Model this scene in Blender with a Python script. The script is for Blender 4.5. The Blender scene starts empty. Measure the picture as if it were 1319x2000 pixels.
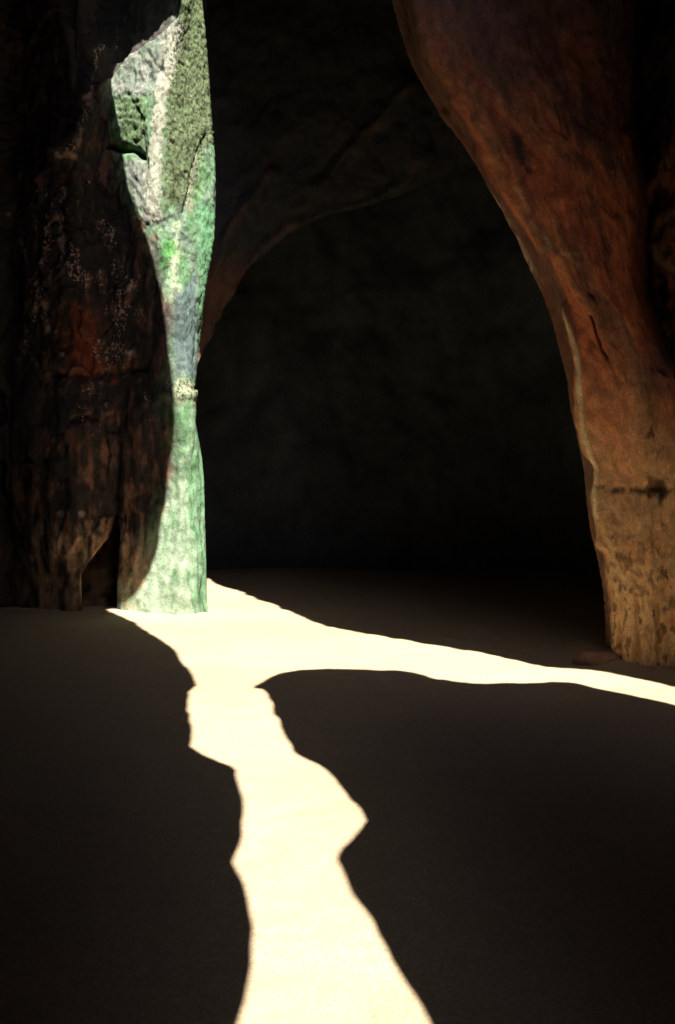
import bpy, math, random
import numpy as np
from mathutils import Vector, geometry
from mathutils.bvhtree import BVHTree

sc = bpy.context.scene
col = sc.collection

# ------------------------------------------------------------------ camera
LENS, CAMZ = 35.0, 1.6
FPX, CX, YH = LENS / 36.0 * 2000.0, 659.5, 950.0      # focal length, centre column, horizon row (photo pixels)
cd = bpy.data.cameras.new('camera'); cam = bpy.data.objects.new('camera', cd); col.objects.link(cam)
cam.location = (0, 0, CAMZ); cam.rotation_euler = (math.radians(90), 0, 0)
cd.sensor_fit = 'VERTICAL'; cd.sensor_width = 36; cd.sensor_height = 36; cd.lens = LENS
cd.shift_y = (YH - 1000.0) / 2000.0
cd.clip_start, cd.clip_end = 0.05, 2000
cd.dof.use_dof = True; cd.dof.focus_distance = 12.0; cd.dof.aperture_fstop = 4.0
sc.camera = cam

# ------------------------------------------------------------------ light
ELEV = math.radians(50); SLOPE = -0.26                 # sun height; sideways drift of its rays per metre into the cave
hx, hy = SLOPE / math.hypot(SLOPE, 1), 1 / math.hypot(SLOPE, 1)
RAY = np.array([hx * math.cos(ELEV), hy * math.cos(ELEV), -math.sin(ELEV)])   # the way the light travels
w = bpy.data.worlds.new('World'); sc.world = w; w.use_nodes = True
nt = w.node_tree; nt.nodes.clear()
sky = nt.nodes.new('ShaderNodeTexSky'); sky.sky_type = 'NISHITA'; sky.sun_disc = False
sky.sun_elevation = ELEV; sky.sun_rotation = math.atan2(-RAY[0], -RAY[1])
bg = nt.nodes.new('ShaderNodeBackground'); bg.inputs['Strength'].default_value = 0.062
wo = nt.nodes.new('ShaderNodeOutputWorld')
nt.links.new(sky.outputs[0], bg.inputs[0]); nt.links.new(bg.outputs[0], wo.inputs[0])
sd = bpy.data.lights.new('sun', 'SUN'); sun = bpy.data.objects.new('sun', sd); col.objects.link(sun)
sd.energy = 5.0; sd.angle = math.radians(0.45); sd.color = (1.0, 0.95, 0.84)
sun.location = (3, -6, 14)
sun.rotation_euler = Vector(RAY).to_track_quat('-Z', 'Y').to_euler()
vs = sc.view_settings
vs.view_transform = 'Standard'; vs.look = 'None'; vs.gamma = 1.0; vs.use_curve_mapping = False
vs.exposure = 2.0
cy = sc.cycles
cy.max_bounces = 8; cy.diffuse_bounces = 6; cy.caustics_reflective = False; cy.caustics_refractive = False
cy.use_denoising = True

# ------------------------------------------------------------------ helpers
_G = np.array([[1,1,0],[-1,1,0],[1,-1,0],[-1,-1,0],[1,0,1],[-1,0,1],[1,0,-1],[-1,0,-1],
               [0,1,1],[0,-1,1],[0,1,-1],[0,-1,-1]], float)
def _hash(ix, iy, iz):
    h = (ix * 374761393 + iy * 668265263 + iz * 1274126177) & 0xffffffff
    h = ((h ^ (h >> 13)) * 1103515245) & 0xffffffff
    h = ((h ^ (h >> 15)) * 2246822519) & 0xffffffff
    return h ^ (h >> 16)
def perlin(x, y, z):
    x, y, z = np.broadcast_arrays(np.asarray(x, float), np.asarray(y, float), np.asarray(z, float))
    fx, fy, fz = np.floor(x), np.floor(y), np.floor(z)
    ix, iy, iz = (fx.astype(np.int64) + 5000), (fy.astype(np.int64) + 5000), (fz.astype(np.int64) + 5000)
    x, y, z = x - fx, y - fy, z - fz
    u, v, s = (t * t * t * (t * (t * 6 - 15) + 10) for t in (x, y, z))
    def g(a, b, c):
        k = _G[_hash(ix + a, iy + b, iz + c) % 12]
        return k[..., 0] * (x - a) + k[..., 1] * (y - b) + k[..., 2] * (z - c)
    def l(a, b, t): return a + (b - a) * t
    return l(l(l(g(0,0,0), g(1,0,0), u), l(g(0,1,0), g(1,1,0), u), v),
             l(l(g(0,0,1), g(1,0,1), u), l(g(0,1,1), g(1,1,1), u), v), s)
def fbm(x, y, z, o=4, gain=0.5):
    r, a = 0, 1.0
    for i in range(o):
        r = r + a * perlin(x * 2.03**i + 17.3 * i, y * 2.03**i + 5.1 * i, z * 2.03**i + 9.7 * i); a *= gain
    return r
def ridged(x, y, z, o=4):
    r, a = 0, 1.0
    for i in range(o):
        r = r + a * (1 - 2 * np.abs(perlin(x * 2.1**i + 3.3 * i, y * 2.1**i, z * 2.1**i + 7.7 * i))); a *= 0.5
    return r
def blocks(x, y, z):
    """cellular noise: a value per block, and how near the point is to the joint between two blocks"""
    x, y, z = np.broadcast_arrays(np.asarray(x, float), np.asarray(y, float), np.asarray(z, float))
    ix, iy, iz = (np.floor(a).astype(np.int64) for a in (x, y, z))
    f1 = np.full(x.shape, 9.0); f2 = f1.copy(); val = np.zeros(x.shape)
    for a in (-1, 0, 1):
        for b in (-1, 0, 1):
            for c in (-1, 0, 1):
                h = _hash(ix + a + 5000, iy + b + 5000, iz + c + 5000)
                d = np.sqrt((ix + a + (h & 255) / 255.0 - x) ** 2 + (iy + b + ((h >> 8) & 255) / 255.0 - y) ** 2 + (iz + c + ((h >> 16) & 255) / 255.0 - z) ** 2)
                m = d < f1
                f2 = np.where(m, f1, np.minimum(f2, d)); val = np.where(m, ((h >> 20) & 1023) / 511.5 - 1, val); f1 = np.where(m, d, f1)
    return val, f2 - f1
def sstep(a, b, x):
    t = np.clip((np.asarray(x, float) - a) / (b - a), 0, 1); return t * t * (3 - 2 * t)
def curve(pts, axis=1):
    """px as a smooth function of py from traced (px, py) points"""
    p = np.array(pts, float); o = np.argsort(p[:, 1]); p = p[o]
    return lambda v: np.interp(v, p[:, 1], p[:, 0])
def polydist(px, py, pts):
    """distance (and signed side) from points to a polyline, photo pixels"""
    best = np.full(np.shape(px), 1e9); side = np.zeros(np.shape(px))
    for (ax, ay), (bx, by) in zip(pts[:-1], pts[1:]):
        dx, dy = bx - ax, by - ay
        t = np.clip(((px - ax) * dx + (py - ay) * dy) / (dx * dx + dy * dy), 0, 1)
        ex, ey = px - ax - t * dx, py - ay - t * dy
        d = np.hypot(ex, ey); m = d < best
        best = np.where(m, d, best); side = np.where(m, np.sign(dx * ey - dy * ex), side)
    return best, side
def inside(px, py, poly):
    r = np.zeros(np.shape(px), bool); n = len(poly)
    for i in range(n):
        (x0, y0), (x1, y1) = poly[i], poly[(i + 1) % n]
        if y0 == y1: continue
        c = (y0 > py) != (y1 > py)
        r ^= c & (px < (x1 - x0) * (py - y0) / (y1 - y0) + x0)
    return r
def softpoly(px, py, poly, soft):
    d, _ = polydist(px, py, list(poly) + [poly[0]])
    d = np.where(inside(px, py, poly), d, -d)
    return sstep(-soft, soft, d)
def to_pix(P):
    d = np.maximum(P[..., 1], 0.3)
    return CX + P[..., 0] / d * FPX, YH - (P[..., 2] - CAMZ) / d * FPX
def pix_dir(px, py): return Vector(((px - CX) / FPX, 1.0, (YH - py) / FPX))
def normals(P, toward):
    du = np.gradient(P, axis=1); dv = np.gradient(P, axis=0)
    n = np.cross(du, dv); n /= np.maximum(np.linalg.norm(n, axis=-1, keepdims=True), 1e-9)
    s = np.sign(np.sum(n * (np.asarray(toward) - P), axis=(0, 1)).sum())
    return n * (s if s else 1)
def sections(keys, n):
    """rows of cross-sections: keys (rows, K, 3) -> Catmull-Rom sampled with n[i] steps per span"""
    K = keys.shape[1]; out = []
    for i in range(K - 1):
        p0, p1, p2, p3 = keys[:, max(i - 1, 0)], keys[:, i], keys[:, i + 1], keys[:, min(i + 2, K - 1)]
        for j in range(n[i] + (1 if i == K - 2 else 0)):
            t = j / n[i]
            out.append(0.5 * (2*p1 + (p2 - p0)*t + (2*p0 - 5*p1 + 4*p2 - p3)*t*t + (3*p1 - p0 - 3*p2 + p3)*t**3))
    return np.stack(out, 1)
def grid_faces(nr, nc):
    i = np.arange(nr - 1)[:, None] * nc + np.arange(nc - 1)[None]
    return np.stack([i, i + 1, i + nc + 1, i + nc], -1).reshape(-1, 4)
def make_mesh(name, V, F, mat, C=None, mask=None):
    me = bpy.data.meshes.new(name)
    V = np.asarray(V, np.float32).reshape(-1, 3); F = np.asarray(F, np.int32)
    k = F.shape[1]
    me.vertices.add(len(V)); me.vertices.foreach_set('co', V.ravel())
    me.loops.add(F.size); me.loops.foreach_set('vertex_index', F.ravel())
    me.polygons.add(len(F)); me.polygons.foreach_set('loop_start', np.arange(0, F.size, k, dtype=np.int32))
    me.polygons.foreach_set('use_smooth', np.ones(len(F), bool))
    me.update(calc_edges=True); me.validate()
    if C is not None:
        a = me.color_attributes.new('stone_colour', 'FLOAT_COLOR', 'POINT')
        C4 = np.ones((len(V), 4), np.float32); C4[:, :3] = np.asarray(C).reshape(-1, 3)
        a.data.foreach_set('color', C4.ravel())
    if mask is not None:
        a = me.color_attributes.new('stone_mask', 'FLOAT_COLOR', 'POINT')
        C4 = np.zeros((len(V), 4), np.float32); C4[:, :3] = np.asarray(mask).reshape(-1, 3); C4[:, 3] = 1
        a.data.foreach_set('color', C4.ravel())
    me.materials.append(mat)
    o = bpy.data.objects.new(name, me); col.objects.link(o)
    return o
def flip_toward(o, p):
    me = o.data; s = 0.0
    for poly in list(me.polygons)[::max(1, len(me.polygons) // 400)]:
        s += poly.normal.dot(Vector(p) - poly.center)
    if s < 0: me.flip_normals()
def tag(o, label=None, cat=None, group=None, kind=None):
    if cat: o['kind'] = 'thing'
    for k, v in (('label', label), ('category', cat), ('group', group), ('kind', kind)):
        if v: o[k] = v
    return o
def mix(a, b, m):
    return np.asarray(a) * (1 - m[..., None]) + np.asarray(b) * m[..., None]

# ------------------------------------------------------------------ materials
def rock_material(name, scale=1.0, bump=0.5, speck=0.35, rough=0.9, grain_stretch=1.0, spec=0.2, flecks=False, grain=0.0):
    m = bpy.data.materials.new(name); m.use_nodes = True
    n, l = m.node_tree.nodes, m.node_tree.links
    b = n['Principled BSDF']; b.inputs['Roughness'].default_value = rough
    b.inputs['Specular IOR Level'].default_value = spec
    at = n.new('ShaderNodeAttribute'); at.attribute_name = 'stone_colour'
    tc = n.new('ShaderNodeTexCoord'); mp = n.new('ShaderNodeMapping')
    mp.inputs['Scale'].default_value = (1, 1, 1 / grain_stretch)
    l.new(tc.outputs['Object'], mp.inputs[0])
    def noise(s, d, r=0.6):
        t = n.new('ShaderNodeTexNoise'); t.inputs['Scale'].default_value = s * scale
        t.inputs['Detail'].default_value = d; t.inputs['Roughness'].default_value = r
        l.new(mp.outputs[0], t.inputs['Vector']); return t
    f1, f2, f3 = noise(9, 6), noise(42, 5, 0.65), noise(120, 3)
    def rng(src, a, c, lo, hi):
        r = n.new('ShaderNodeMapRange'); r.inputs[1].default_value = a; r.inputs[2].default_value = c
        r.inputs[3].default_value = lo; r.inputs[4].default_value = hi; l.new(src, r.inputs[0]); return r.outputs[0]
    v1 = rng(f1.outputs['Fac'], 0.3, 0.7, 1 - speck, 1 + speck)
    v2 = rng(f2.outputs['Fac'], 0.3, 0.7, 1 - speck, 1 + speck)
    mu = n.new('ShaderNodeMath'); mu.operation = 'MULTIPLY'; l.new(v1, mu.inputs[0]); l.new(v2, mu.inputs[1])
    mc = n.new('ShaderNodeVectorMath'); mc.operation = 'SCALE'
    l.new(at.outputs['Color'], mc.inputs[0]); l.new(mu.outputs[0], mc.inputs['Scale'])
    colour = mc.outputs[0]
    if grain:
        fg, fh = noise(46, 2, 0.7), noise(115, 2, 0.7)
        vg0, vh = rng(fg.outputs['Fac'], 0.3, 0.7, 1 - grain, 1 + grain), rng(fh.outputs['Fac'], 0.3, 0.7, 1 - 1.5 * grain, 1 + 1.5 * grain)
        gm = n.new('ShaderNodeMath'); gm.operation = 'MULTIPLY'; l.new(vg0, gm.inputs[0]); l.new(vh, gm.inputs[1]); vg = gm.outputs[0]
        g2 = n.new('ShaderNodeVectorMath'); g2.operation = 'SCALE'; l.new(colour, g2.inputs[0]); l.new(vg, g2.inputs['Scale']); colour = g2.outputs[0]
    pits = None
    if flecks:
        mk = n.new('ShaderNodeAttribute'); mk.attribute_name = 'stone_mask'
        sp_ = n.new('ShaderNodeSeparateColor'); l.new(mk.outputs['Color'], sp_.inputs[0])
        def sum3(src, w1, src2, w2, c):
            a_ = n.new('ShaderNodeMath'); a_.operation = 'MULTIPLY_ADD'; a_.inputs[1].default_value = w1; a_.inputs[2].default_value = c; l.new(src, a_.inputs[0])
            b_ = n.new('ShaderNodeMath'); b_.operation = 'MULTIPLY_ADD'; b_.inputs[1].default_value = w2; l.new(src2, b_.inputs[0]); l.new(a_.outputs[0], b_.inputs[2]); return b_.outputs[0]
        nf, nf2, npit = noise(33, 4, 0.6), noise(7, 3), noise(31, 3, 0.55)
        fm = rng(sum3(sum3(nf.outputs['Fac'], 1.0, nf2.outputs['Fac'], 0.5, 0.0), 1.0, sp_.outputs[0], 0.42, -1.25), 0.0, 0.07, 0.0, 1.0)
        mx = n.new('ShaderNodeMix'); mx.data_type = 'RGBA'; l.new(fm, mx.inputs[0]); l.new(colour, mx.inputs[6]); mx.inputs[7].default_value = (0.46, 0.33, 0.28, 1)
        colour = mx.outputs[2]
        pm = rng(sum3(npit.outputs['Fac'], 1.0, sp_.outputs[1], 0.16, -0.675), 0.0, 0.08, 0.0, 0.85)
        mx = n.new('ShaderNodeMix'); mx.data_type = 'RGBA'; l.new(pm, mx.inputs[0]); l.new(colour, mx.inputs[6]); mx.inputs[7].default_value = (0.018, 0.016, 0.010, 1)
        colour = mx.outputs[2]; pits = pm
    l.new(colour, b.inputs['Base Color'])
    ad = n.new('ShaderNodeMath'); ad.operation = 'MULTIPLY_ADD'; ad.inputs[1].default_value = 0.45
    l.new(f3.outputs['Fac'], ad.inputs[0]); l.new(f2.outputs['Fac'], ad.inputs[2])
    bp = n.new('ShaderNodeBump'); bp.inputs['Strength'].default_value = bump; bp.inputs['Distance'].default_value = 0.03
    l.new(ad.outputs[0], bp.inputs['Height']); l.new(bp.outputs[0], b.inputs['Normal'])
    return m
M_but = rock_material('algae_streaked_sandstone', 1.0, 0.4, 0.22, grain=0.16, grain_stretch=1.3, flecks=True)
M_pil = rock_material('red_sandstone', 1.3, 0.28, 0.16, grain_stretch=1.3, grain=0.20)
M_vault = rock_material('varnished_sandstone', 0.7, 0.25, 0.14, grain=0.2)
M_back = rock_material('dark_back_wall', 0.6, 0.25, 0.12, grain=0.2)
M_roof = rock_material('roof_sandstone', 0.4, 0.4, 0.2)
M_sand = rock_material('pale_sand', 1.6, 0.3, 0.06, spec=0.1, grain=0.22)

# ================================================================== floor
def axis(fine0, fine1, step, lo, hi):
    a = list(np.arange(fine0, fine1 + 1e-6, step)); s = step; x = fine1
    while x < hi: s *= 1.25; x += s; a.append(min(x, hi))
    s = step; x = fine0
    while x > lo: s *= 1.25; x -= s; a.insert(0, max(x, lo))
    return np.array(a)
def floor_h(x, y):
    h = 0.035 * fbm(x * 0.35, y * 0.35, 0.5, 3)
    near = np.exp(-np.maximum(0, np.hypot(x, y - 8) - 12) / 6)
    h = h + near * (0.007 * fbm(x * 1.7, y * 1.7, 3.5, 3) + 0.010 * np.maximum(0, -perlin(x * 4.2, y * 4.2, 8.2)) * -2)
    h = h + near * 0.002 * perlin(x * 13, y * 13, 1.2)
    drift = 0.6 + 0.8 * fbm(x * 1.8, y * 1.8, 6.6, 3)
    h = h + 0.07 * drift * np.exp(-np.clip(12.42 - y, 0, 9) / 0.16) * sstep(-1.5, -1.9, x) * (y < 13)
    h = h + 0.06 * drift * np.exp(-np.clip(8.72 - y, 0, 9) / 0.13) * sstep(2.2, 2.5, x) * (y < 10)
    return h
gx, gy = axis(-5, 5, 0.045, -320, 320), axis(1.8, 20, 0.045, -300, 420)
X, Y = np.meshgrid(gx, gy)
Z = floor_h(X, Y)
P = np.stack([X, Y, Z], -1)
damp = sstep(-0.1, 0.5, fbm(X * 0.5, Y * 0.5, 11.0, 4))
C = mix((0.39, 0.295, 0.195), (0.36, 0.27, 0.175), damp)
ground = make_mesh('ground', P, grid_faces(len(gy), len(gx)), M_sand, C); flip_toward(ground, (0, 8, 50))
tag(ground, 'fine pale sand floor of the cave crossed by a winding band of sunlight', kind='structure')

# ================================================================== left buttress
LIMB = curve([(395,-300),(394,-60),(395,0),(401,50),(405,100),(409,150),(412,200),(416,250),(420,300),(422,360),(421,410),(419,465),
              (413,505),(406,540),(403,560),(398,600),(393,650),(387,700),(383,740),(378,778),(380,805),(384,835),(389,860),(395,895),
              (399,940),(400,1000),(402,1050),(403,1100),(404,1150),(406,1180),(408,1250)])
RIDGE = curve([(352,-300),(352,0),(335,100),(326,200),(318,300),(318,400),(330,500),(340,600),(350,700),(355,780),(357,850),(362,950),(372,1100),(378,1195),(380,1300)])
zs = np.arange(-0.25, 9.9, 0.018); nr = len(zs)
def key(px_of, d, dz=0):
    """column at depth d (scalar or array) whose photo column is px_of(row)"""
    d = np.broadcast_to(np.asarray(d, float), zs.shape)
    py = YH - (zs - CAMZ) / d * FPX
    px = px_of(py) if callable(px_of) else np.full(zs.shape, float(px_of))
    return np.stack([(px - CX) / FPX * d, d, zs], -1)
def wkey(x, y): return np.stack([np.broadcast_to(x, zs.shape), np.broadcast_to(y, zs.shape), zs], -1)
hi = sstep(2.5, 7.0, zs)
lean = 0.05 * np.maximum(0, zs - 2.6)
kl = key(LIMB, 12.74 + lean)
keys = np.stack([wkey(-9.5, 9.5), wkey(-6.2, 11.6), key(-90, 12.5 - 0.3 * hi), key(15, 12.8 - 0.2 * hi), key(75, 12.55), key(150, 12.42), key(212, 12.58 + 0.15 * hi),
                 key(270, 12.52 + 0.05 * hi), key(RIDGE, 12.36 + 0.5 * lean), key(lambda v: 0.45 * RIDGE(v) + 0.55 * LIMB(v), 12.42 + lean), key(lambda v: LIMB(v) - 5, 12.53 + lean), kl,
                 wkey(kl[:, 0] - 0.50, 14.1), wkey(-3.4, 16.6), wkey(-4.4, 20.5)], 1)
SPB = [4, 6, 14, 18, 26, 28, 30, 36, 34, 36, 18, 20, 8, 8]
P = sections(keys, SPB)
N = normals(P, (-1, 0, 3))
px, py = to_pix(P)
x, y, z = P[..., 0], P[..., 1], P[..., 2]
low = 1 - sstep(1.2, 3.2, z)
D = 0.10 * fbm(x * 0.9, y * 0.9, z * 0.55, 4) + 0.03 * fbm(x * 4.5, y * 4.5, z * 2.0, 4)
wx = 0.35 * fbm(x * 1.6, y * 1.6, z * 1.6, 3)
bv, bj = blocks(x * 2.3 + wx, y * 2.3, z * 1.3 + wx)
bv2, bj2 = blocks(x * 6 + 2 * wx, y * 6, z * 4 + wx)
left = sstep(262, 205, px); n_j = fbm(x * 1.3 + 8, y * 1.3, z * 1.3, 3) + 0.1
D += (0.042 * bv - 0.020 * sstep(0.08, 0.0, bj) * sstep(0.0, 0.4, n_j) + 0.014 * bv2 - 0.012 * sstep(0.05, 0, bj2) * sstep(0.1, 0.5, n_j)) * (0.12 + 0.88 * left) * sstep(1.0, 2.2, z + 0.6)
D += 0.025 * fbm(x * 6.0, y * 6, z * 1.2, 3) * low                       # fluting near the foot
D += 0.012 * ridged(x * 9, y * 9, z * 7, 3) * (0.5 + sstep(2.4, 4.5, z))
# pitted face between ridge and rim, upper part
pit = softpoly(px, py, [(335,-60),(420,-60),(425,300),(392,330),(365,420),(318,385),(326,200)], 14)
pn = perlin(x * 19 + 2, y * 19, z * 22 + x * 12) + 0.5 * perlin(x * 33, y * 33, z * 30)
D -= 0.013 * pit * np.maximum(0, pn - 0.05) * 2
pit2 = softpoly(px, py, [(228,180),(285,185),(288,285),(238,285)], 12)
D -= 0.035 * pit2 * np.maximum(0, perlin(x * 12 + 5, y * 12, z * 13)) * 2
pit3 = softpoly(px, py, [(335,742),(392,742),(392,790),(335,790)], 16)
D -= 0.016 * pit3 * np.maximum(0, perlin(x * 19, y * 19, z * 19 + 3)) * 2
# the white rib standing proud, the overhung notch, the slanting crack
d, _ = polydist(px, py, [(352,-40),(330,90),(322,180),(306,260),(303,330),(296,420)])
D += 0.045 * np.exp(-(d / 13) ** 2) * sstep(430, 330, py)
wob = 7 * fbm(x * 6, y * 6, z * 6, 3)
d, s = polydist(px + wob, py + wob, [(215,287),(245,291),(268,297),(286,312)])
D -= 0.20 * np.exp(-(d / 7) ** 2) * sstep(292, 270, px)
d, s = polydist(px + wob, py - wob, [(412,268),(400,282),(385,300),(377,330),(370,380),(362,412)])
D -= 0.05 * np.exp(-(d / 4) ** 2); D += 0.035 * sstep(0, 12, d * s * -1) * sstep(70, 30, d)
# upper-left shelf the light breaks off on
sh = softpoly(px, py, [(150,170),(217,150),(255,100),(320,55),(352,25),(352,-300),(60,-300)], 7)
D -= 0.22 * sh
# the hollow beneath the spalled slab at the foot, and the joint that runs up from it
hole = softpoly(px, py, [(212,1055),(222,1010),(231,1060),(228,1215),(166,1215),(163,1122),(186,1090)], 5)
D -= 0.95 * hole
d, _ = polydist(px, py, [(226,1040),(221,960),(228,880),(222,800)])
D -= 0.10 * np.exp(-(d / 9) ** 2) * sstep(780, 900, py)
d, _ = polydist(px, py, [(100,735),(190,733),(280,722)]); D -= 0.09 * np.exp(-(d / 9) ** 2)
d, s = polydist(px, py, [(60,780),(170,784),(300,770)]); D += 0.05 * sstep(0, 25, d * s) * sstep(200, 60, d)
d, _ = polydist(px, py, [(205,60),(190,150),(170,220),(150,280),(110,300)]); D += 0.12 * np.exp(-(d / 20) ** 2)
P = P + N * D[..., None]
def fix_edge(P, target, right, c_rim, c_in, span, it=4):
    """slide each row sideways near its rim so that the outline runs where the photo shows it"""
    c = np.arange(P.shape[1])[None]
    w_ = sstep(c_in, c_rim, c)
    ker = np.hanning(13); ker /= ker.sum()
    for _ in range(it):
        px, py = to_pix(P)
        sub = (px - target(py))[:, span[0]:span[1]]
        k = (np.argmax(sub, 1) if right else np.argmin(sub, 1)) + span[0]
        r = np.arange(len(P))
        dx = np.clip(target(py[r, k]) - px[r, k], -80, 80)
        dx = np.convolve(np.pad(dx, 6, 'edge'), ker, 'valid')
        P[..., 0] += w_ * dx[:, None] / FPX * P[..., 1]
    return P
P = fix_edge(P, LIMB, True, sum(SPB[:11]), sum(SPB[:9]) - 10, (sum(SPB[:8]), P.shape[1]))
px, py = to_pix(P); x, y, z = P[..., 0], P[..., 1], P[..., 2]
n1 = fbm(x * 2.2, y * 2.2, z * 1.3, 5); n2 = fbm(x * 7 + 3, y * 7, z * 3.0, 4); n3 = fbm(x * 16, y * 16, z * 9, 3)
n4 = fbm(x * 8 + 9, y * 8, z * 3.2, 4)
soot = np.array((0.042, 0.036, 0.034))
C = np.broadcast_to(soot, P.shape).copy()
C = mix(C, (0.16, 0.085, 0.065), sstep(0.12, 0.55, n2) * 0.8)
C = mix(C, (0.21, 0.06, 0.034), softpoly(px + 45 * n2, py + 45 * n2, [(140,600),(185,600),(205,725),(150,738),(132,700)], 22) * 0.9)
C = mix(C, (0.11, 0.05, 0.03), np.exp(-((py - 345) / 12) ** 2) * sstep(80, 120, px) * sstep(240, 190, px) * sstep(-0.1, 0.3, n3))
lowb = sstep(800, 1060, py + 60 * n1)
C = mix(C, (0.30, 0.15, 0.09), lowb * sstep(0.0, 0.45, 0.5 * n4 + 0.5 * n2 + 0.25 * bv))
C = mix(C, (0.44, 0.29, 0.17), sstep(1010, 1110, py + 60 * n2 + 30 * bv) * sstep(-0.35, 0.2, 0.5 * n4 + 0.4 * n2))
C = mix(C, soot, sstep(95, 10, px + 25 * n1) * 0.85); C = mix(C, soot, np.exp(-((px - 226) / 12) ** 2) * sstep(860, 930, py))  # far left and crevice, which recede, darkened in colour
for (bx, by, br, a) in [(255,565,10,1),(258,695,13,1),(246,690,6,1),(94,645,8,.8),(112,650,5,.8),(122,690,5,.6),(88,690,4,.5),(50,560,5,.5),
                        (60,700,4,.5),(205,570,4,.5),(150,500,4,.5),(120,1005,9,.6),(160,1003,8,.5),(210,790,6,.5),(108,430,5,.5),(18,420,6,.4)]:
    d = np.hypot(px - bx + 7 * n3, (py - by + 7 * n2) * 0.9)
    C = mix(C, (0.50, 0.38, 0.30), sstep(br, br * 0.4, d) * a * sstep(-0.5, 0.1, n3 + 0.1))
for pl, wd in (([(128,368),(124,400),(119,430),(122,470),(121,520)], 6), ([(228,60),(222,95)], 8), ([(195,90),(178,150),(176,190),(160,250),(140,290)], 12),
               ([(40,470),(60,540),(90,600)], 7), ([(100,300),(145,305)], 9)):
    d, _ = polydist(px + 8 * n3, py, pl)
    C = mix(C, (0.40, 0.28, 0.22), sstep(wd, wd * 0.3, d) * sstep(-0.25, 0.35, n2 + 0.6 * n3) * 0.85)
sp = fbm(x * 21 + 4, y * 21, z * 18, 2)
# algae and mineral bloom on the buttress nose, trimmed to darken the shaded side
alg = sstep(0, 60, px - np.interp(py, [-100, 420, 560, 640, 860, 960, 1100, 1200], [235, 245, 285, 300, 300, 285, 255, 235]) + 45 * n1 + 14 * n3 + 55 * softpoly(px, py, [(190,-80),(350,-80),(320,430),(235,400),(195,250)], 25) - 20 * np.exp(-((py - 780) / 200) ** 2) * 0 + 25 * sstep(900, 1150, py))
A = np.broadcast_to(np.array((0.13, 0.27, 0.13)), P.shape).copy()          # even green
A = mix(A, (0.25, 0.41, 0.24), sstep(-0.35, 0.4, n2))
A = mix(A, (0.20, 0.25, 0.21), sstep(0.05, 0.45, n1 + 0.3 * n2) * 0.7 * sstep(860, 760, py))
A = mix(A, (0.15, 0.195, 0.09), softpoly(px + 8 * n2, py + 14 * n2, [(335,-80),(430,-80),(430,265),(395,300),(372,405),(315,400),(322,200)], 20) * 0.9)      # olive, pitted
A = mix(A, (0.36, 0.385, 0.34), softpoly(px + 10 * n3, py + 10 * n3, [(205,150),(255,90),(345,20),(352,60),(330,150),(300,190),(225,185)], 12) * (0.55 + 0.45 * sstep(-0.3, 0.3, n2)))  # grey white
A = mix(A, (0.13, 0.21, 0.09), softpoly(px + 8 * n3, py, [(228,185),(284,190),(286,288),(236,290)], 10) * 0.85)
A = mix(A, (0.30, 0.31, 0.285), softpoly(px + 10 * n3, py + 12 * n2, [(230,312),(285,312),(320,440),(285,440),(262,395)], 12) * 0.85)
d, _ = polydist(px + 9 * n3, py, [(343,60),(325,140),(312,200),(305,260),(303,320),(296,370),(300,420)])
A = mix(A, (0.50, 0.50, 0.40), sstep(19, 8, d + 8 * n2) * 0.92)
d, _ = polydist(px + 7 * n3, py, [(345,440),(342,480),(338,520),(341,560),(334,610)])
A = mix(A, (0.46, 0.56, 0.36), sstep(12, 4, d + 8 * n2) * 0.95)
A = mix(A, (0.09, 0.33, 0.07), sstep(16, 5, polydist(px + 12 * n2, py, [(333,475),(322,500),(318,520)])[0]) * 0.8)
A = mix(A, (0.14, 0.34, 0.165), softpoly(px + 6 * n3, py + 12 * n2, [(385,405),(430,395),(425,470),(405,560),(392,640),(385,640),(392,540)], 9) * 0.9)
A = mix(A, (0.125, 0.175, 0.18), softpoly(px + 6 * n3, py + 16 * n2, [(343,560),(385,540),(388,640),(386,735),(345,735),(336,640)], 9) * 0.9)     # grey blue
A = mix(A, (0.40, 0.43, 0.28), softpoly(px, py + 22 * n3, [(330,748),(395,742),(395,782),(330,790)], 13) * (0.6 + 0.4 * sstep(-0.1, 0.2, n3)))
cream = sstep(845, 1010, py + 70 * n4) * sstep(-0.6, 0.35, n4 + 0.35 * sstep(950, 1180, py) - 0.6 * sstep(360, 400, px))
A = mix(A, (0.43, 0.54, 0.385), cream * 0.92)
A = mix(A, (0.40, 0.54, 0.38), sstep(1160, 1195, py) * 0.6)
A = mix(A, (0.16, 0.33, 0.18), sstep(366, 392, px + 8 * n3) * sstep(830, 950, py) * 0.65)
A = mix(A, (0.06, 0.045, 0.035), sstep(0.34, 0.5, sp) * sstep(1000, 500, py) * 0.6)
for pl in ([(290,95),(303,118)], [(303,122),(316,135)], [(272,140),(280,156)], [(294,148),(303,157)], [(313,432),(335,422)], [(318,118),(316,136)]):
    A = mix(A, (0.05, 0.05, 0.04), sstep(4.5, 1.5, polydist(px + 3 * n3, py, pl)[0]) * 0.85)
d, _ = polydist(px + 5 * n3, py + 5 * n3, [(374,400),(370,410),(367,398),(378,340),(384,305)]); A = mix(A, (0.42, 0.42, 0.30), sstep(5, 2, d) * 0.8)
A = A * 0.46
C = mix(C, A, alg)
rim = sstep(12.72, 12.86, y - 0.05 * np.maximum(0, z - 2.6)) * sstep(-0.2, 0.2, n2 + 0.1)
C = mix(C, (0.05, 0.042, 0.038), sh * sstep(346, 325, px) * 0.9)  # shaded shelf darkened in colour up to the edge of the sunlight
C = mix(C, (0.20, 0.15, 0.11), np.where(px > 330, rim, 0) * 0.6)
C = mix(C, (0.07, 0.05, 0.04), sstep(13.4, 14.0, y))
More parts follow.
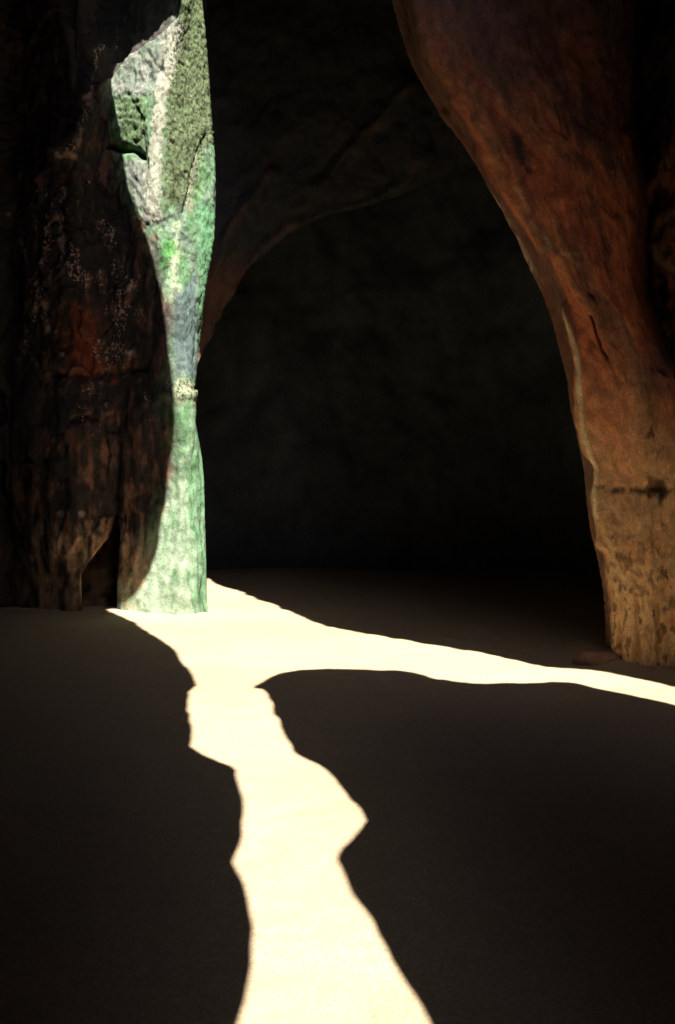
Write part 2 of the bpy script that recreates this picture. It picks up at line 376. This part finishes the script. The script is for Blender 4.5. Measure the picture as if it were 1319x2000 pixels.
C = C * (1 + 0.35 * n3[..., None]) * (1 + 0.25 * (bv * left)[..., None])
C = np.clip(C, 0.008, 0.8)
Pbut = P
fl = sstep(-0.35, 0.4, n1 + 0.4 * n2) * (0.5 + 0.55 * sstep(250, 420, py) * sstep(1000, 700, py)) * sstep(10, 60, px)
for pl, wd in (([(128,368),(124,400),(119,430),(122,470),(121,520)], 9), ([(228,60),(222,95)], 8), ([(195,90),(178,150),(176,190),(160,250),(140,290)], 16), ([(100,430),(85,520),(60,600),(40,700)], 26), ([(205,440),(240,560),(230,680)], 30)):
    fl = np.maximum(fl, 1.1 * sstep(wd, wd * 0.3, polydist(px + 8 * n3, py, pl)[0]))
fl = fl * (1 - alg)
pk = np.maximum(np.maximum(pit * 1.0, pit2 * 0.9), np.maximum(pit3 * 1.0, 0.45 * softpoly(px, py, [(262,395),(330,400),(340,450),(290,450)], 14)))
mask = np.stack([fl, pk * alg - 0.6 * (1 - np.minimum(1, pk * 3)), 0 * fl], -1)
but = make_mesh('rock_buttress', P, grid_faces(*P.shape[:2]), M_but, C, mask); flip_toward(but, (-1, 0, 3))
tag(but, 'dark rock buttress at left with a green sunlit strip running down its edge', 'rock wall')

# ================================================================== right pillar
PL = curve([(752,-500),(756,-120),(765,0),(782,60),(803,125),(840,190),(868,238),(900,275),(935,330),(960,380),(985,420),(1010,470),(1035,525),(1060,575),
            (1078,625),(1092,680),(1108,740),(1115,800),(1129,860),(1141,920),(1146,980),(1154,1040),(1167,1090),(1178,1150),(1182,1200),(1184,1260),(1190,1290),(1198,1320)])
PR = curve([(790,-500),(800,-100),(815,0),(850,110),(890,190),(920,255),(960,320),(1000,400),(1045,480),(1085,570),(1108,640),(1128,700),(1133,760),(1137,830),(1151,880),
            (1165,918),(1161,960),(1166,1010),(1170,1070),(1186,1150),(1192,1210),(1200,1270),(1215,1320)])
PC = curve([(1225,-500),(1226,0),(1224,100),(1221,200),(1225,300),(1240,400),(1247,440),(1246,520),(1253,570),(1275,630),(1312,700),(1350,760),(1400,900),(1420,1320)])
zs = np.arange(-0.25, 8.9, 0.018)
hi = sstep(3.2, 5.5, zs); lo = 1 - sstep(1.8, 3.6, zs)
ln = 0.17 * np.maximum(0, zs - 1.3) * sstep(1.0, 2.6, zs)                      # the pillar overhangs as it rises
k2 = key(PL, 9.5 - ln)
cdep = 9.0 + 0.1 * hi - ln
keys = np.stack([wkey(k2[:, 0] + 2.2, 13.5), wkey(k2[:, 0] + 0.45 + 0.5 * hi, 10.7), k2, key(lambda v: 0.5 * PL(v) + 0.5 * PR(v), 9.12 - ln), key(PR, 8.86 - ln),
                 key(lambda v: 0.75 * PR(v) + 0.25 * PC(v), 8.70 - ln), key(lambda v: 0.45 * PR(v) + 0.55 * PC(v), 8.66 - ln),
                 key(lambda v: 0.12 * PR(v) + 0.88 * PC(v), 8.72 + 0.1 * hi - ln), key(PC, cdep - 0.12 * lo),
                 key(lambda v: PC(v) + 22, 9.9 - 0.9 * lo), key(lambda v: PC(v) + 40, 11.5 - 1.2 * lo), wkey(5.0, 11.8)], 1)
SP = [6, 8, 16, 14, 22, 34, 36, 24, 14, 6, 6]
P = sections(keys, SP)
U = np.concatenate([np.linspace(i, i + 1, n, endpoint=False) for i, n in enumerate(SP)] + [[len(SP)]])[None] * np.ones((len(zs), 1))
N = normals(P, (2, 0, 3)); px, py = to_pix(P); x, y, z = P[..., 0], P[..., 1], P[..., 2]
fl = np.interp(py, [-300, 0, 300, 600, 900, 1300], [0, 0, 0, 0, 0, 0])
ua = (px - PL(py)) * 0.010 + 0.25 * fbm(x * 1.5, y * 1.5, z * 1.5, 3); va = py * 0.0026                                            # coordinates that flow along the leaning pillar
s1 = fbm(ua * 1.0, va * 1.0, 4.4, 5); s2 = fbm(ua * 3.2, va * 2.2, 14.4, 4); s3 = fbm(x * 14, y * 14, z * 8, 3); s4 = fbm(x * 5, y * 5, z * 4, 4)
D = 0.035 * s1 + 0.006 * s2 + 0.07 * fbm(x * 0.9, y * 0.9, z * 0.7, 4) + 0.014 * s4 + 0.006 * s3
base = sstep(900, 1180, py)
D += 0.012 * ridged(x * 8, y * 8, z * 6, 3) * base
D -= 0.03 * base * np.maximum(0, perlin(x * 13, y * 13, z * 9) - 0.12) * 2
pv, pj = blocks(ua * 2.0 + 0.3 * s4, va * 3.0, 2.7 + 0.2 * s4)
pv2, pj2 = blocks(x * 7, y * 7, z * 5 + s4)
D += 0.009 * pv + 0.005 * pv2
d, _ = polydist(px, py, [(1095,600),(1115,650),(1130,700),(1133,760),(1137,830),(1151,880),(1166,916),(1161,960),(1166,1010),(1168,1070)])
D += 0.045 * np.exp(-(d / 7) ** 2)
d, s = polydist(px, py, [(930,300),(1000,390),(1030,440),(1062,480),(1080,500)]); D += 0.03 * np.exp(-(d / 12) ** 2)
d, s = polydist(px, py, [(1170,950),(1200,957),(1250,958),(1290,955),(1330,960)]); D -= 0.03 * np.exp(-(d / 5) ** 2) * sstep(-0.2, 0.1, s3)
d = np.hypot(px - 1282, (py - 952)); D -= 0.09 * sstep(24, 8, d + 8 * s3)
for pl, wd, a in (([(1181,463),(1190,480),(1195,492)], 3, .04), ([(1152,575),(1158,581)], 4, .04), ([(1155,618),(1165,650),(1178,685),(1186,698)], 3, .04),
                  ([(1094,196),(1104,232),(1112,262)], 5, .04), ([(1245,1160),(1244,1310)], 4, .05), ([(1286,1180),(1287,1310)], 4, .05), ([(1208,1230),(1210,1310)], 5, .04)):
    d, _ = polydist(px + 3 * s3, py, pl); D -= a * np.exp(-(d / wd) ** 2)
P = P + N * D[..., None]
P = fix_edge(P, PL, False, 14, 62, (0, 50), 6)
px, py = to_pix(P); x, y, z = P[..., 0], P[..., 1], P[..., 2]
C = np.broadcast_to(np.array((0.42, 0.135, 0.064)), P.shape).copy()
C = mix(C, (0.46, 0.20, 0.09), sstep(-0.1, 0.4, s1 + 0.3 * s2))
C = mix(C, (0.31, 0.095, 0.046), sstep(0.0, 0.5, s2 - 0.4 * s1))
C = mix(C, (0.45, 0.275, 0.14), sstep(640, 1000, py + 90 * s1 - 0.35 * (px - 1150)))
C = mix(C, (0.50, 0.325, 0.155), sstep(1010, 1190, py + 60 * s2) * 0.8)
C = mix(C, (0.46, 0.23, 0.10), base * sstep(0.0, 0.35, s4) * 0.6)
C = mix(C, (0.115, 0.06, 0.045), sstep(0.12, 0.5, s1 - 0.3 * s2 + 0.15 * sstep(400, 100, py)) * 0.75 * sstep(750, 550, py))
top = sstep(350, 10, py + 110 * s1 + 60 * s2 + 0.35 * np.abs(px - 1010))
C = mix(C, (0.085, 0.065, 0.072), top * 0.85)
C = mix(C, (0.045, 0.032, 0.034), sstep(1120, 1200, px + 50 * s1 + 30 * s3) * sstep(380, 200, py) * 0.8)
C = mix(C, (0.03, 0.03, 0.036), softpoly(px + 8 * s3, py + 14 * s3, [(998,255),(1015,262),(1028,300),(1035,335),(1018,328),(1003,295)], 7) * 0.9)
C = mix(C, (0.03, 0.03, 0.036), softpoly(px + 8 * s3, py + 14 * s3, [(1135,165),(1160,180),(1165,230),(1152,255),(1138,220)], 12) * 0.8)
blue = sstep(1235, 1290, px + 30 * s1 + 10 * s3) * sstep(480, 560, py) * sstep(860, 700, py + 40 * s4)
C = mix(C, (0.07, 0.05, 0.05), blue * 0.85)
C = mix(C, (0.05, 0.035, 0.03), sstep(30, 8, np.hypot(px - 1282 + 14 * s4, py - 950 + 14 * s3) + 16 * s3) * 0.8)
d, _ = polydist(px, py + 5 * s3, [(1190,958),(1225,956),(1260,958),(1300,955),(1330,962)]); C = mix(C, (0.05, 0.035, 0.025), sstep(8, 1, d + 6 * s4) * sstep(-0.2, 0.35, s3) * 0.7)
C = mix(C, (0.06, 0.04, 0.025), sstep(0.22, 0.4, s3 + 0.2 * s4) * base * 0.75)
C = mix(C, (0.06, 0.04, 0.03), np.exp(-((px - 1275) / 22) ** 2) * sstep(780, 830, py) * sstep(940, 860, py) * sstep(-0.05, 0.25, s3))
for pl, wd in (([(1181,463),(1190,480),(1195,492)], 3.5), ([(1150,573),(1158,581)], 5), ([(1155,618),(1165,650),(1178,685),(1186,698)], 3), ([(1094,196),(1104,232),(1112,262)], 5)):
    d, _ = polydist(px + 3 * s3, py, pl); C = mix(C, (0.04, 0.025, 0.02), sstep(wd, wd * 0.3, d) * 0.9)
d, _ = polydist(px + 2 * s3, py, [(1088,575),(1092,600),(1113,650),(1128,700),(1132,760),(1136,830),(1150,880),(1164,916),(1160,960),(1165,1010)])
C = mix(C, (0.66, 0.50, 0.29), sstep(7, 2, d) * 0.95)  # painted highlight along the ridge crest
for pl in ([(1010,370),(1030,410)], [(1040,440),(1065,465),(1075,480),(1062,488)], [(1100,497),(1130,495)], [(1195,1085),(1215,1120),(1222,1140)], [(1270,905),(1278,930)]):
    d, _ = polydist(px + 6 * s3, py + 4 * s3, pl); C = mix(C, (0.44, 0.31, 0.18), sstep(8, 2, d) * 0.6)
lf = sstep(4.1, 3.5, U)                                        # the face that turns away to the left, shade put into its colour
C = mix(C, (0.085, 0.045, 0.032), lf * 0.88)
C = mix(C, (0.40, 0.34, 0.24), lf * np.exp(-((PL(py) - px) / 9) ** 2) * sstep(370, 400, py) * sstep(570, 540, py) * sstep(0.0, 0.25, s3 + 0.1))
C = mix(C, (0.03, 0.025, 0.025), sstep(8.1, 9.0, U) * sstep(700, 500, py))  # recess past the right edge darkened in colour
uu = np.clip((px - PL(py)) / (PC(py) - PL(py)), -0.3, 1.5)
s5 = fbm(uu * 8 + 0.3 * s1, py * 0.0030, 3.3, 4); s6 = fbm(uu * 22, py * 0.007, 8.3, 3)
C = mix(C, (0.11, 0.055, 0.045), sstep(0.10, 0.6, s5 + 0.3 * s6) * 0.7 * sstep(900, 600, py))
C = C * (1 + 0.12 * s6[..., None])
C = np.clip(C * 1.22 * (1 + 0.3 * s3[..., None]), 0.012, 0.75)
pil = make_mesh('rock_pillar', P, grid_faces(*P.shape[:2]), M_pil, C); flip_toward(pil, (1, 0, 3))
tag(pil, 'red brown sandstone pillar at right leaning into the vault, tan and pitted at its foot', 'rock pillar')

# rock face seen past the pillar's right edge
def sheet(name, keys, steps, zr, mat, toward, amp, colour, freq=0.8):
    P = sections(keys, steps); N = normals(P, toward); x, y, z = P[..., 0], P[..., 1], P[..., 2]
    D = amp * fbm(x * freq, y * freq, z * freq * 0.8, 5); P = P + N * D[..., None]
    C = np.clip(colour(P), 0.006, 0.8)
    o = make_mesh(name, P, grid_faces(*P.shape[:2]), mat, C); flip_toward(o, toward); return o
zs = np.arange(-0.3, 10.0, 0.035)
def col_rf(P):
    px, py = to_pix(P); x, y, z = P[..., 0], P[..., 1], P[..., 2]
    n1 = fbm(x * 4, y * 4, z * 3, 4); n2 = fbm(x * 11, y * 11, z * 9, 3)
    C = np.broadcast_to(np.array((0.06, 0.045, 0.045)), P.shape).copy()
    C = mix(C, (0.42, 0.16, 0.10), sstep(230, 400, py + 60 * n1) * sstep(-0.2, 0.3, n2 + 0.5 * n1))
    r = np.hypot(px - 1322, (py - 462) * 0.75)
    C = mix(C, (0.55, 0.32, 0.22), np.exp(-((r - 42 + 14 * n1) / 8) ** 2) * 0.8)
    return C
rf = sheet('rock_wall', np.stack([wkey(4.6, 12.6), wkey(3.5, 11.0), wkey(3.17, 9.95), wkey(3.9, 9.6), wkey(6.5, 8.6)], 1), [8, 30, 40, 30], None, M_pil, (2, 0, 3), 0.22, col_rf, 1.3)
tag(rf, 'dark recessed rock face with a pale ring stain right of the leaning pillar', 'rock wall')

# ================================================================== the vault behind, and the back wall
O = np.array([(352,830),(372,760),(385,712),(400,690),(415,652),(432,610),(450,580),(470,535),(500,510),(530,485),(560,462),(590,440),(640,422),(720,400),(790,372),(860,345),(940,320),(1040,300)], float)
so = np.concatenate([[0], np.cumsum(np.hypot(*np.diff(O, axis=0).T))]); so /= so[-1]
S = np.linspace(0, 1, 230); ox, oy = np.interp(S, so, O[:, 0]), np.interp(S, so, O[:, 1])
k = np.ones(9) / 9
ox, oy = (np.convolve(np.pad(a, 4, 'edge'), k, 'valid') for a in (ox, oy))
tx = 300 + 780 * sstep(-0.3, 1.2, S); ty = np.full(S.shape, -330.0)
T = np.concatenate([np.linspace(-1, 0, 14, endpoint=False), np.linspace(0, 1, 170) ** 1.3])
rows = []
for t in T:
    if t < 0:
        d = 15.0 + 1.0 * S + (-t) ** 1.4 * 4.6; a = -t
        zz = CAMZ + (YH - oy) / FPX * (15.0 + 1.0 * S) + 0.9 * math.sqrt(a) + 0.9 * a
        xx = (ox - CX) / FPX * (15.0 + 1.0 * S) - 0.35 * a
        rows.append(np.stack([xx, d, zz], -1))
    else:
        d = 15.0 + 1.0 * S - 0.55 * math.sin(min(1, t * 3) * math.pi / 2) * (0.6 + 0.4 * S) + 0.9 * t
        bend = 40 * math.sin(t * math.pi)
        qx, qy = ox + (tx - ox) * t + bend, oy + (ty - oy) * t
        rows.append(np.stack([(qx - CX) / FPX * d, d, CAMZ + (YH - qy) / FPX * d], -1))
P = np.stack(rows); N = normals(P, (0, 0, 2)); px, py = to_pix(P); x, y, z = P[..., 0], P[..., 1], P[..., 2]
D = 0.12 * fbm(x * 0.8, y * 0.8, z * 0.8, 3) + 0.02 * ridged(px * 0.012 + py * 0.010, py * 0.002 - px * 0.002, 3.0, 3) + 0.03 * fbm(x * 5, y * 5, z * 5, 3)
RID = [([(412,540),(440,470),(470,410),(500,372),(530,338)], 12, .10), ([(445,560),(500,492),(560,440),(585,405),(640,345),(700,272),(760,215),(800,170)], 13, .12),
       ([(570,440),(620,422),(680,412),(725,395),(780,360),(830,300)], 13, .09), ([(600,330),(640,290),(680,240)], 12, .06), ([(430,620),(452,575)], 10, .08)]
red = np.zeros(px.shape)
for pl, wd, a in RID:
    d, s = polydist(px + 6 * fbm(x * 3, y * 3, z * 3, 2), py, pl); g = np.exp(-(d / wd) ** 2) * (T[:, None] > 0.01)
    D += a * g; red = np.maximum(red, g)
P = P + N * D[..., None]
m1 = fbm(x * 2, y * 2, z * 2, 4); m2 = fbm(x * 8, y * 8, z * 8, 3)
C = np.broadcast_to(np.array((0.060, 0.068, 0.072)), P.shape).copy()
C = mix(C, (0.17, 0.10, 0.085), red * sstep(-0.3, 0.5, m1 + 0.4 * m2) * 0.55)  # bounce-light tint put into the colour of the ridges
C = mix(C, (0.15, 0.085, 0.065), sstep(470, 545, py + 12 * m2) * sstep(500, 460, px) * 0.95)
C = np.clip(C * (1 + 0.15 * m2[..., None]), 0.006, 0.6)
va = make_mesh('rock_arch', P, grid_faces(*P.shape[:2]), M_vault, C); flip_toward(va, (0, 0, 2))
tag(va, 'dim ribbed rock arch springing from a brown foot behind the green strip', 'rock arch')

zs = np.arange(-0.3, 15.0, 0.08)
def col_bw(P):
    x, y, z = P[..., 0], P[..., 1], P[..., 2]; n1 = fbm(x * 0.7, y * 0.7, z * 0.5, 4); n2 = fbm(x * 4, y * 4, z * 3, 3)
    C = np.broadcast_to(np.array((0.085, 0.105, 0.115)), P.shape).copy()
    C = mix(C, (0.12, 0.145, 0.155), sstep(-0.2, 0.4, n1)); return C * (1 + 0.15 * n2[..., None])
bw = sheet('rock_wall', np.stack([wkey(-6.5, 17.5), wkey(-4.5, 19.2), wkey(-1.5, 19.5 + 0.08 * zs), wkey(1.5, 19.3 + 0.1 * zs), wkey(4.0, 18.3 + 0.1 * zs), wkey(6.2, 15.5), wkey(6.6, 10)], 1),
           [14, 34, 40, 36, 30, 20], None, M_back, (0, 5, 2), 0.5, col_bw, 0.5)
tag(bw, 'black varnished wall at the back of the cave, deep in shadow beyond the sunlit sand', 'rock wall')

# walls beside and behind the camera
zs = np.arange(-0.3, 9.0, 0.2)
def col_cw(P):
    x, y, z = P[..., 0], P[..., 1], P[..., 2]; n1 = fbm(x * 0.6, y * 0.6, z * 0.5, 4)
    return mix(np.broadcast_to(np.array((0.06, 0.035, 0.03)), P.shape), (0.03, 0.022, 0.022), sstep(-0.3, 0.3, n1))
cw = sheet('cave_wall', np.stack([wkey(-7.5, 13.0), wkey(-5.8, 10.0), wkey(-4.8, 5.0), wkey(-5.0, 0.0), wkey(-4.6, -5.0), wkey(-2.0, -7.5), wkey(2.5, -7.5), wkey(5.2, -5.0), wkey(5.8, 0.0), wkey(5.6, 5.0), wkey(6.6, 9.6)], 1),
           [14] * 10, None, M_roof, (0, 2, 1.5), 0.5, col_cw, 0.5)
tag(cw, kind='structure')

# ================================================================== the unseen roof, its crack shaped to cast the sunlit pattern
def roof_z(y): return 2.75 + 0.53 * np.maximum(0, y)
def to_roof(p):
    p = np.asarray(p, float); lo_, hi_ = 0.0, 40.0
    for _ in range(50):
        m = (lo_ + hi_) / 2; q = p - RAY * m
        if q[2] > roof_z(q[1]): hi_ = m
        else: lo_ = m
    return (p - RAY * lo_)[:2]
FLOOR = [(205,1198),(240,1206),(265,1214),(275,1225),(300,1240),(320,1254),(343,1272),(358,1298),(372,1312),(379,1322),(380,1332),(387,1341),(378,1347),(370,1356),(372,1364),(366,1374),(369,1380),
         (364,1390),(372,1398),(374,1410),(378,1430),(374,1444),(370,1456),(385,1464),(396,1473),(412,1480),(425,1482),(440,1488),(455,1496),(465,1505),(461,1512),(464,1525),(470,1545),(477,1570),
         (478,1590),(474,1620),(474,1635),(468,1655),(455,1685),(466,1700),(475,1722),(485,1745),(487,1770),(490,1795),(495,1815),(494,1840),(491,1880),(487,1920),(478,1960),(462,2000),(438,2070),(405,2200),(380,2400),
         (1010,2400),(925,2170),(870,2070),(835,2000),(818,1965),(800,1930),(770,1880),(740,1830),(715,1790),(690,1750),(672,1720),(660,1695),(655,1682),(657,1672),(668,1660),(690,1635),(705,1617),(718,1606),
         (708,1592),(690,1565),(665,1530),(640,1503),(620,1489),(605,1483),(592,1477),(578,1470),(571,1455),(562,1446),(555,1430),(546,1412),(544,1402),(535,1395),(533,1384),(530,1370),(522,1358),(510,1348),(500,1348),(493,1345),
         (508,1338),(520,1329),(545,1317),(580,1310),(640,1307),(700,1308),(760,1309),(800,1314),(840,1323),(880,1330),(930,1335),(1000,1334),(1060,1332),(1110,1332),(1150,1338),(1200,1350),(1260,1362),(1319,1374),(1380,1390),(1440,1420),(1560,1500),(1700,1560),(1900,1600),(2080,1570),  # unseen right end widened to bounce more light onto the pillar
         (2000,1440),(1850,1385),(1600,1362),(1450,1356),(1319,1341),(1270,1331),(1220,1322),(1180,1314),(1150,1311),(1110,1309),(1060,1306),(1045,1299),(1030,1296),(1000,1288),(960,1281),(900,1271),(840,1262),(780,1250),(720,1239),(680,1231),(640,1222),(620,1215),(608,1213),
         (592,1204),(575,1198),(562,1190),(548,1186),(545,1178),(530,1172),(515,1171),(500,1166),(480,1160),(470,1158),(440,1149),(420,1140),(405,1130),(401,1150),(399,1178),(384,1193),(330,1197)]
FL3 = []
for (a, b) in FLOOR:
    d_ = pix_dir(a, b); t = CAMZ / -d_.z; FL3.append((d_.x * t, d_.y * t, 0.0))
me = but.data
bvh = BVHTree.FromPolygons([v.co for v in me.vertices], [p.vertices for p in me.polygons])
WL = [(205,1198),(225,1192),(240,1185),(255,1172),(272,1152),(288,1128),(300,1100),(311,1060),(317,1020),(324,980),(328,930),(331,895),(338,862),(342,820),(341,780),(337,740),(331,700),(326,655),(321,605),(311,550),(299,500),
      (281,450),(265,400),(250,355),(243,320),(236,290),(230,240),(223,190),(217,155),(222,138),(236,120),(255,102),(275,86),(298,66),(312,58),(318,42),(330,32),(342,27),(350,28),(354,12),(356,-10),(356,-90)]
W3 = []
for (a, b) in WL[2:]:
    h = bvh.ray_cast(Vector((0, 0, CAMZ)), pix_dir(a, b).normalized())[0]
    if h is not None and h.y < 14: W3.append(tuple(h))
zt = W3[-1][2]
for zz in np.linspace(zt, 0.02, 24):                               # past the rim: the light slips by behind the nose
    yz = 12.74 + 0.05 * max(0, zz - 2.6); pyz = YH - (zz - CAMZ) / yz * FPX
    W3.append(((float(LIMB(pyz)) - CX) / FPX * yz + 0.10, yz, zz))
W3 += [(-1.55, 12.25, -0.02), (-2.66, 12.25, -0.02)]
def loop(p3, amp, seed):
    q = np.array([to_roof(p) for p in p3]); out = []
    for i in range(len(q)):
        a, b = q[i], q[(i + 1) % len(q)]; L = np.hypot(*(b - a)); n = max(1, int(L / 0.05))
        for j in range(n): out.append(a + (b - a) * j / n)
    out = np.array(out)
    sm = out.copy()
    for _ in range(1): sm = 0.7 * sm + 0.15 * (np.roll(sm, 1, 0) + np.roll(sm, -1, 0))
    sm[:, 0] += amp * fbm(sm[:, 0] * 6, sm[:, 1] * 6, seed, 3); sm[:, 1] += amp * fbm(sm[:, 0] * 6, sm[:, 1] * 6, seed + 40, 3)
    return sm
LA, LB = loop(FL3, 0.012, 2.5), loop(W3, 0.012, 7.5)
gx, gy = np.arange(-11, 11.1, 0.35), np.arange(-9, 22.1, 0.35)
pts = [Vector(p) for p in LA] + [Vector(p) for p in LB]
edges = [(i, (i + 1) % len(LA)) for i in range(len(LA))] + [(len(LA) + i, len(LA) + (i + 1) % len(LB)) for i in range(len(LB))]
GX, GY = np.meshgrid(gx, gy); GX = GX + 0.08 * perlin(GX * 3.1, GY * 3.1, 2.2); GY = GY + 0.08 * perlin(GX * 3.1, GY * 3.1, 6.2)
allb = np.vstack([LA, LB])
for a, b in zip(GX.ravel(), GY.ravel()):
    if np.min((allb[:, 0] - a) ** 2 + (allb[:, 1] - b) ** 2) > 0.03: pts.append(Vector((a, b)))
v2, e2, f2, *_ = geometry.delaunay_2d_cdt(pts, edges, [], 0, 1e-5)
v2 = np.array([tuple(v) for v in v2]); f2 = np.array(f2)
cen = v2[f2].mean(1)
open_ = inside(cen[:, 0], cen[:, 1], [tuple(p) for p in LA]) | inside(cen[:, 0], cen[:, 1], [tuple(p) for p in LB])
f2 = f2[~open_]
used = np.unique(f2); remap = -np.ones(len(v2), int); remap[used] = np.arange(len(used)); v2 = v2[used]; f2 = remap[f2]
away = np.array([math.sqrt(np.min((allb[:, 0] - a) ** 2 + (allb[:, 1] - b) ** 2)) for a, b in v2])
B = np.column_stack([v2, roof_z(v2[:, 1])])
nz = fbm(v2[:, 0] * 0.8, v2[:, 1] * 0.8, 0.3, 4)
B = B - RAY * (0.12 + 0.35 * nz * sstep(0, 0.8, away) - 0.0)[:, None]
Tp = B - RAY * (0.10 + 0.5 * sstep(0, 0.3, away))[:, None]
cnt = {}
for t in f2:
    for i in range(3):
        e = (int(t[i]), int(t[(i + 1) % 3])); kx = tuple(sorted(e)); cnt.setdefault(kx, []).append(e)
nb = len(B); side = []
for kx, es in cnt.items():
    if len(es) == 1: a, b = es[0]; side += [(b, a, a + nb), (b, a + nb, b + nb)]
Fr = np.vstack([f2[:, ::-1], f2 + nb, np.array(side)])
# unseen thick bed added above the lip to cut sky light; crack slightly wider
ug = 0.14
ux, uy = np.arange(-11, 11.01, ug), np.arange(-9, 22.01, ug)
UX, UY = np.meshgrid(ux, uy)
pa, pb = [tuple(p) for p in LA], [tuple(p) for p in LB]
near = np.full(UX.shape, 1e9)
for q in allb[::2]: near = np.minimum(near, (UX - q[0]) ** 2 + (UY - q[1]) ** 2)
solid = ~(inside(UX, UY, pa) | inside(UX, UY, pb)) & (near > 0.16 ** 2)
cell = solid[:-1, :-1] & solid[1:, :-1] & solid[:-1, 1:] & solid[1:, 1:]
U0 = np.stack([UX, UY, roof_z(UY)], -1).reshape(-1, 3)
un = fbm(UX * 0.7, UY * 0.7, 4.1, 3).reshape(-1, 1)
Ulow, Utop = U0 - RAY * 0.55, U0 - RAY * (4.5 + 0.8 * un)
nu_ = len(U0); W_ = len(ux); quads = []
jj, ii = np.nonzero(cell); q0 = jj * W_ + ii
Q = np.stack([q0, q0 + 1, q0 + W_ + 1, q0 + W_], -1)
quads += [Q[:, ::-1], Q + nu_]
cp = np.pad(cell, 1)
for (dj, di, a, b) in ((-1, 0, 0, 1), (1, 0, 2, 3), (0, 1, 1, 2), (0, -1, 3, 0)):
    m = ~cp[1 + jj + dj, 1 + ii + di]
    quads.append(np.stack([Q[m, a], Q[m, b], Q[m, b] + nu_, Q[m, a] + nu_], -1))
quads = np.vstack(quads)
VR = np.vstack([B, Tp, Ulow, Utop]); quads = quads + 2 * nb
Fr = np.vstack([Fr, quads[:, [0, 1, 2]], quads[:, [0, 2, 3]]])
Cr = np.broadcast_to(np.array((0.035, 0.022, 0.020)), (len(VR), 3))
roof = make_mesh('cave_roof', VR, Fr, M_roof, Cr)
tag(roof, kind='structure')

# ================================================================== small things on the sand
def stone(name, loc, size, seed, colour, label, rot=0.0):
    nu, nv = 40, 22
    u = np.linspace(0, 2 * np.pi, nu + 1)[None]; v = np.linspace(0.02, np.pi - 0.02, nv)[:, None]
    dx, dy, dz = np.sin(v) * np.cos(u), np.sin(v) * np.sin(u), np.cos(v) * np.ones_like(u)
    r = 1 + 0.2 * fbm(dx * 1.2 + seed, dy * 1.2, dz * 1.2, 4) 
    X, Y, Z = dx * r * size[0], dy * r * size[1], np.clip(dz * r, -0.5, 0.72) * size[2]
    c, s = math.cos(rot), math.sin(rot)
    P = np.stack([loc[0] + c * X - s * Y, loc[1] + s * X + c * Y, loc[2] + Z], -1)
    C = np.broadcast_to(np.array(colour), P.shape) * (1 + 0.3 * fbm(X * 12, Y * 12, Z * 12, 3))[..., None]
    o = make_mesh(name, P, grid_faces(*P.shape[:2]), M_pil, C)
    flip_toward(o, (loc[0], loc[1], loc[2] + 20)); tag(o, label, 'stone'); return o
stone('flat_stone', (2.36, 8.98, 0.02), (0.22, 0.20, 0.15), 3.0, (0.26, 0.16, 0.10), 'low flat brown stone half buried in sand at the foot of the right pillar', 0.3)
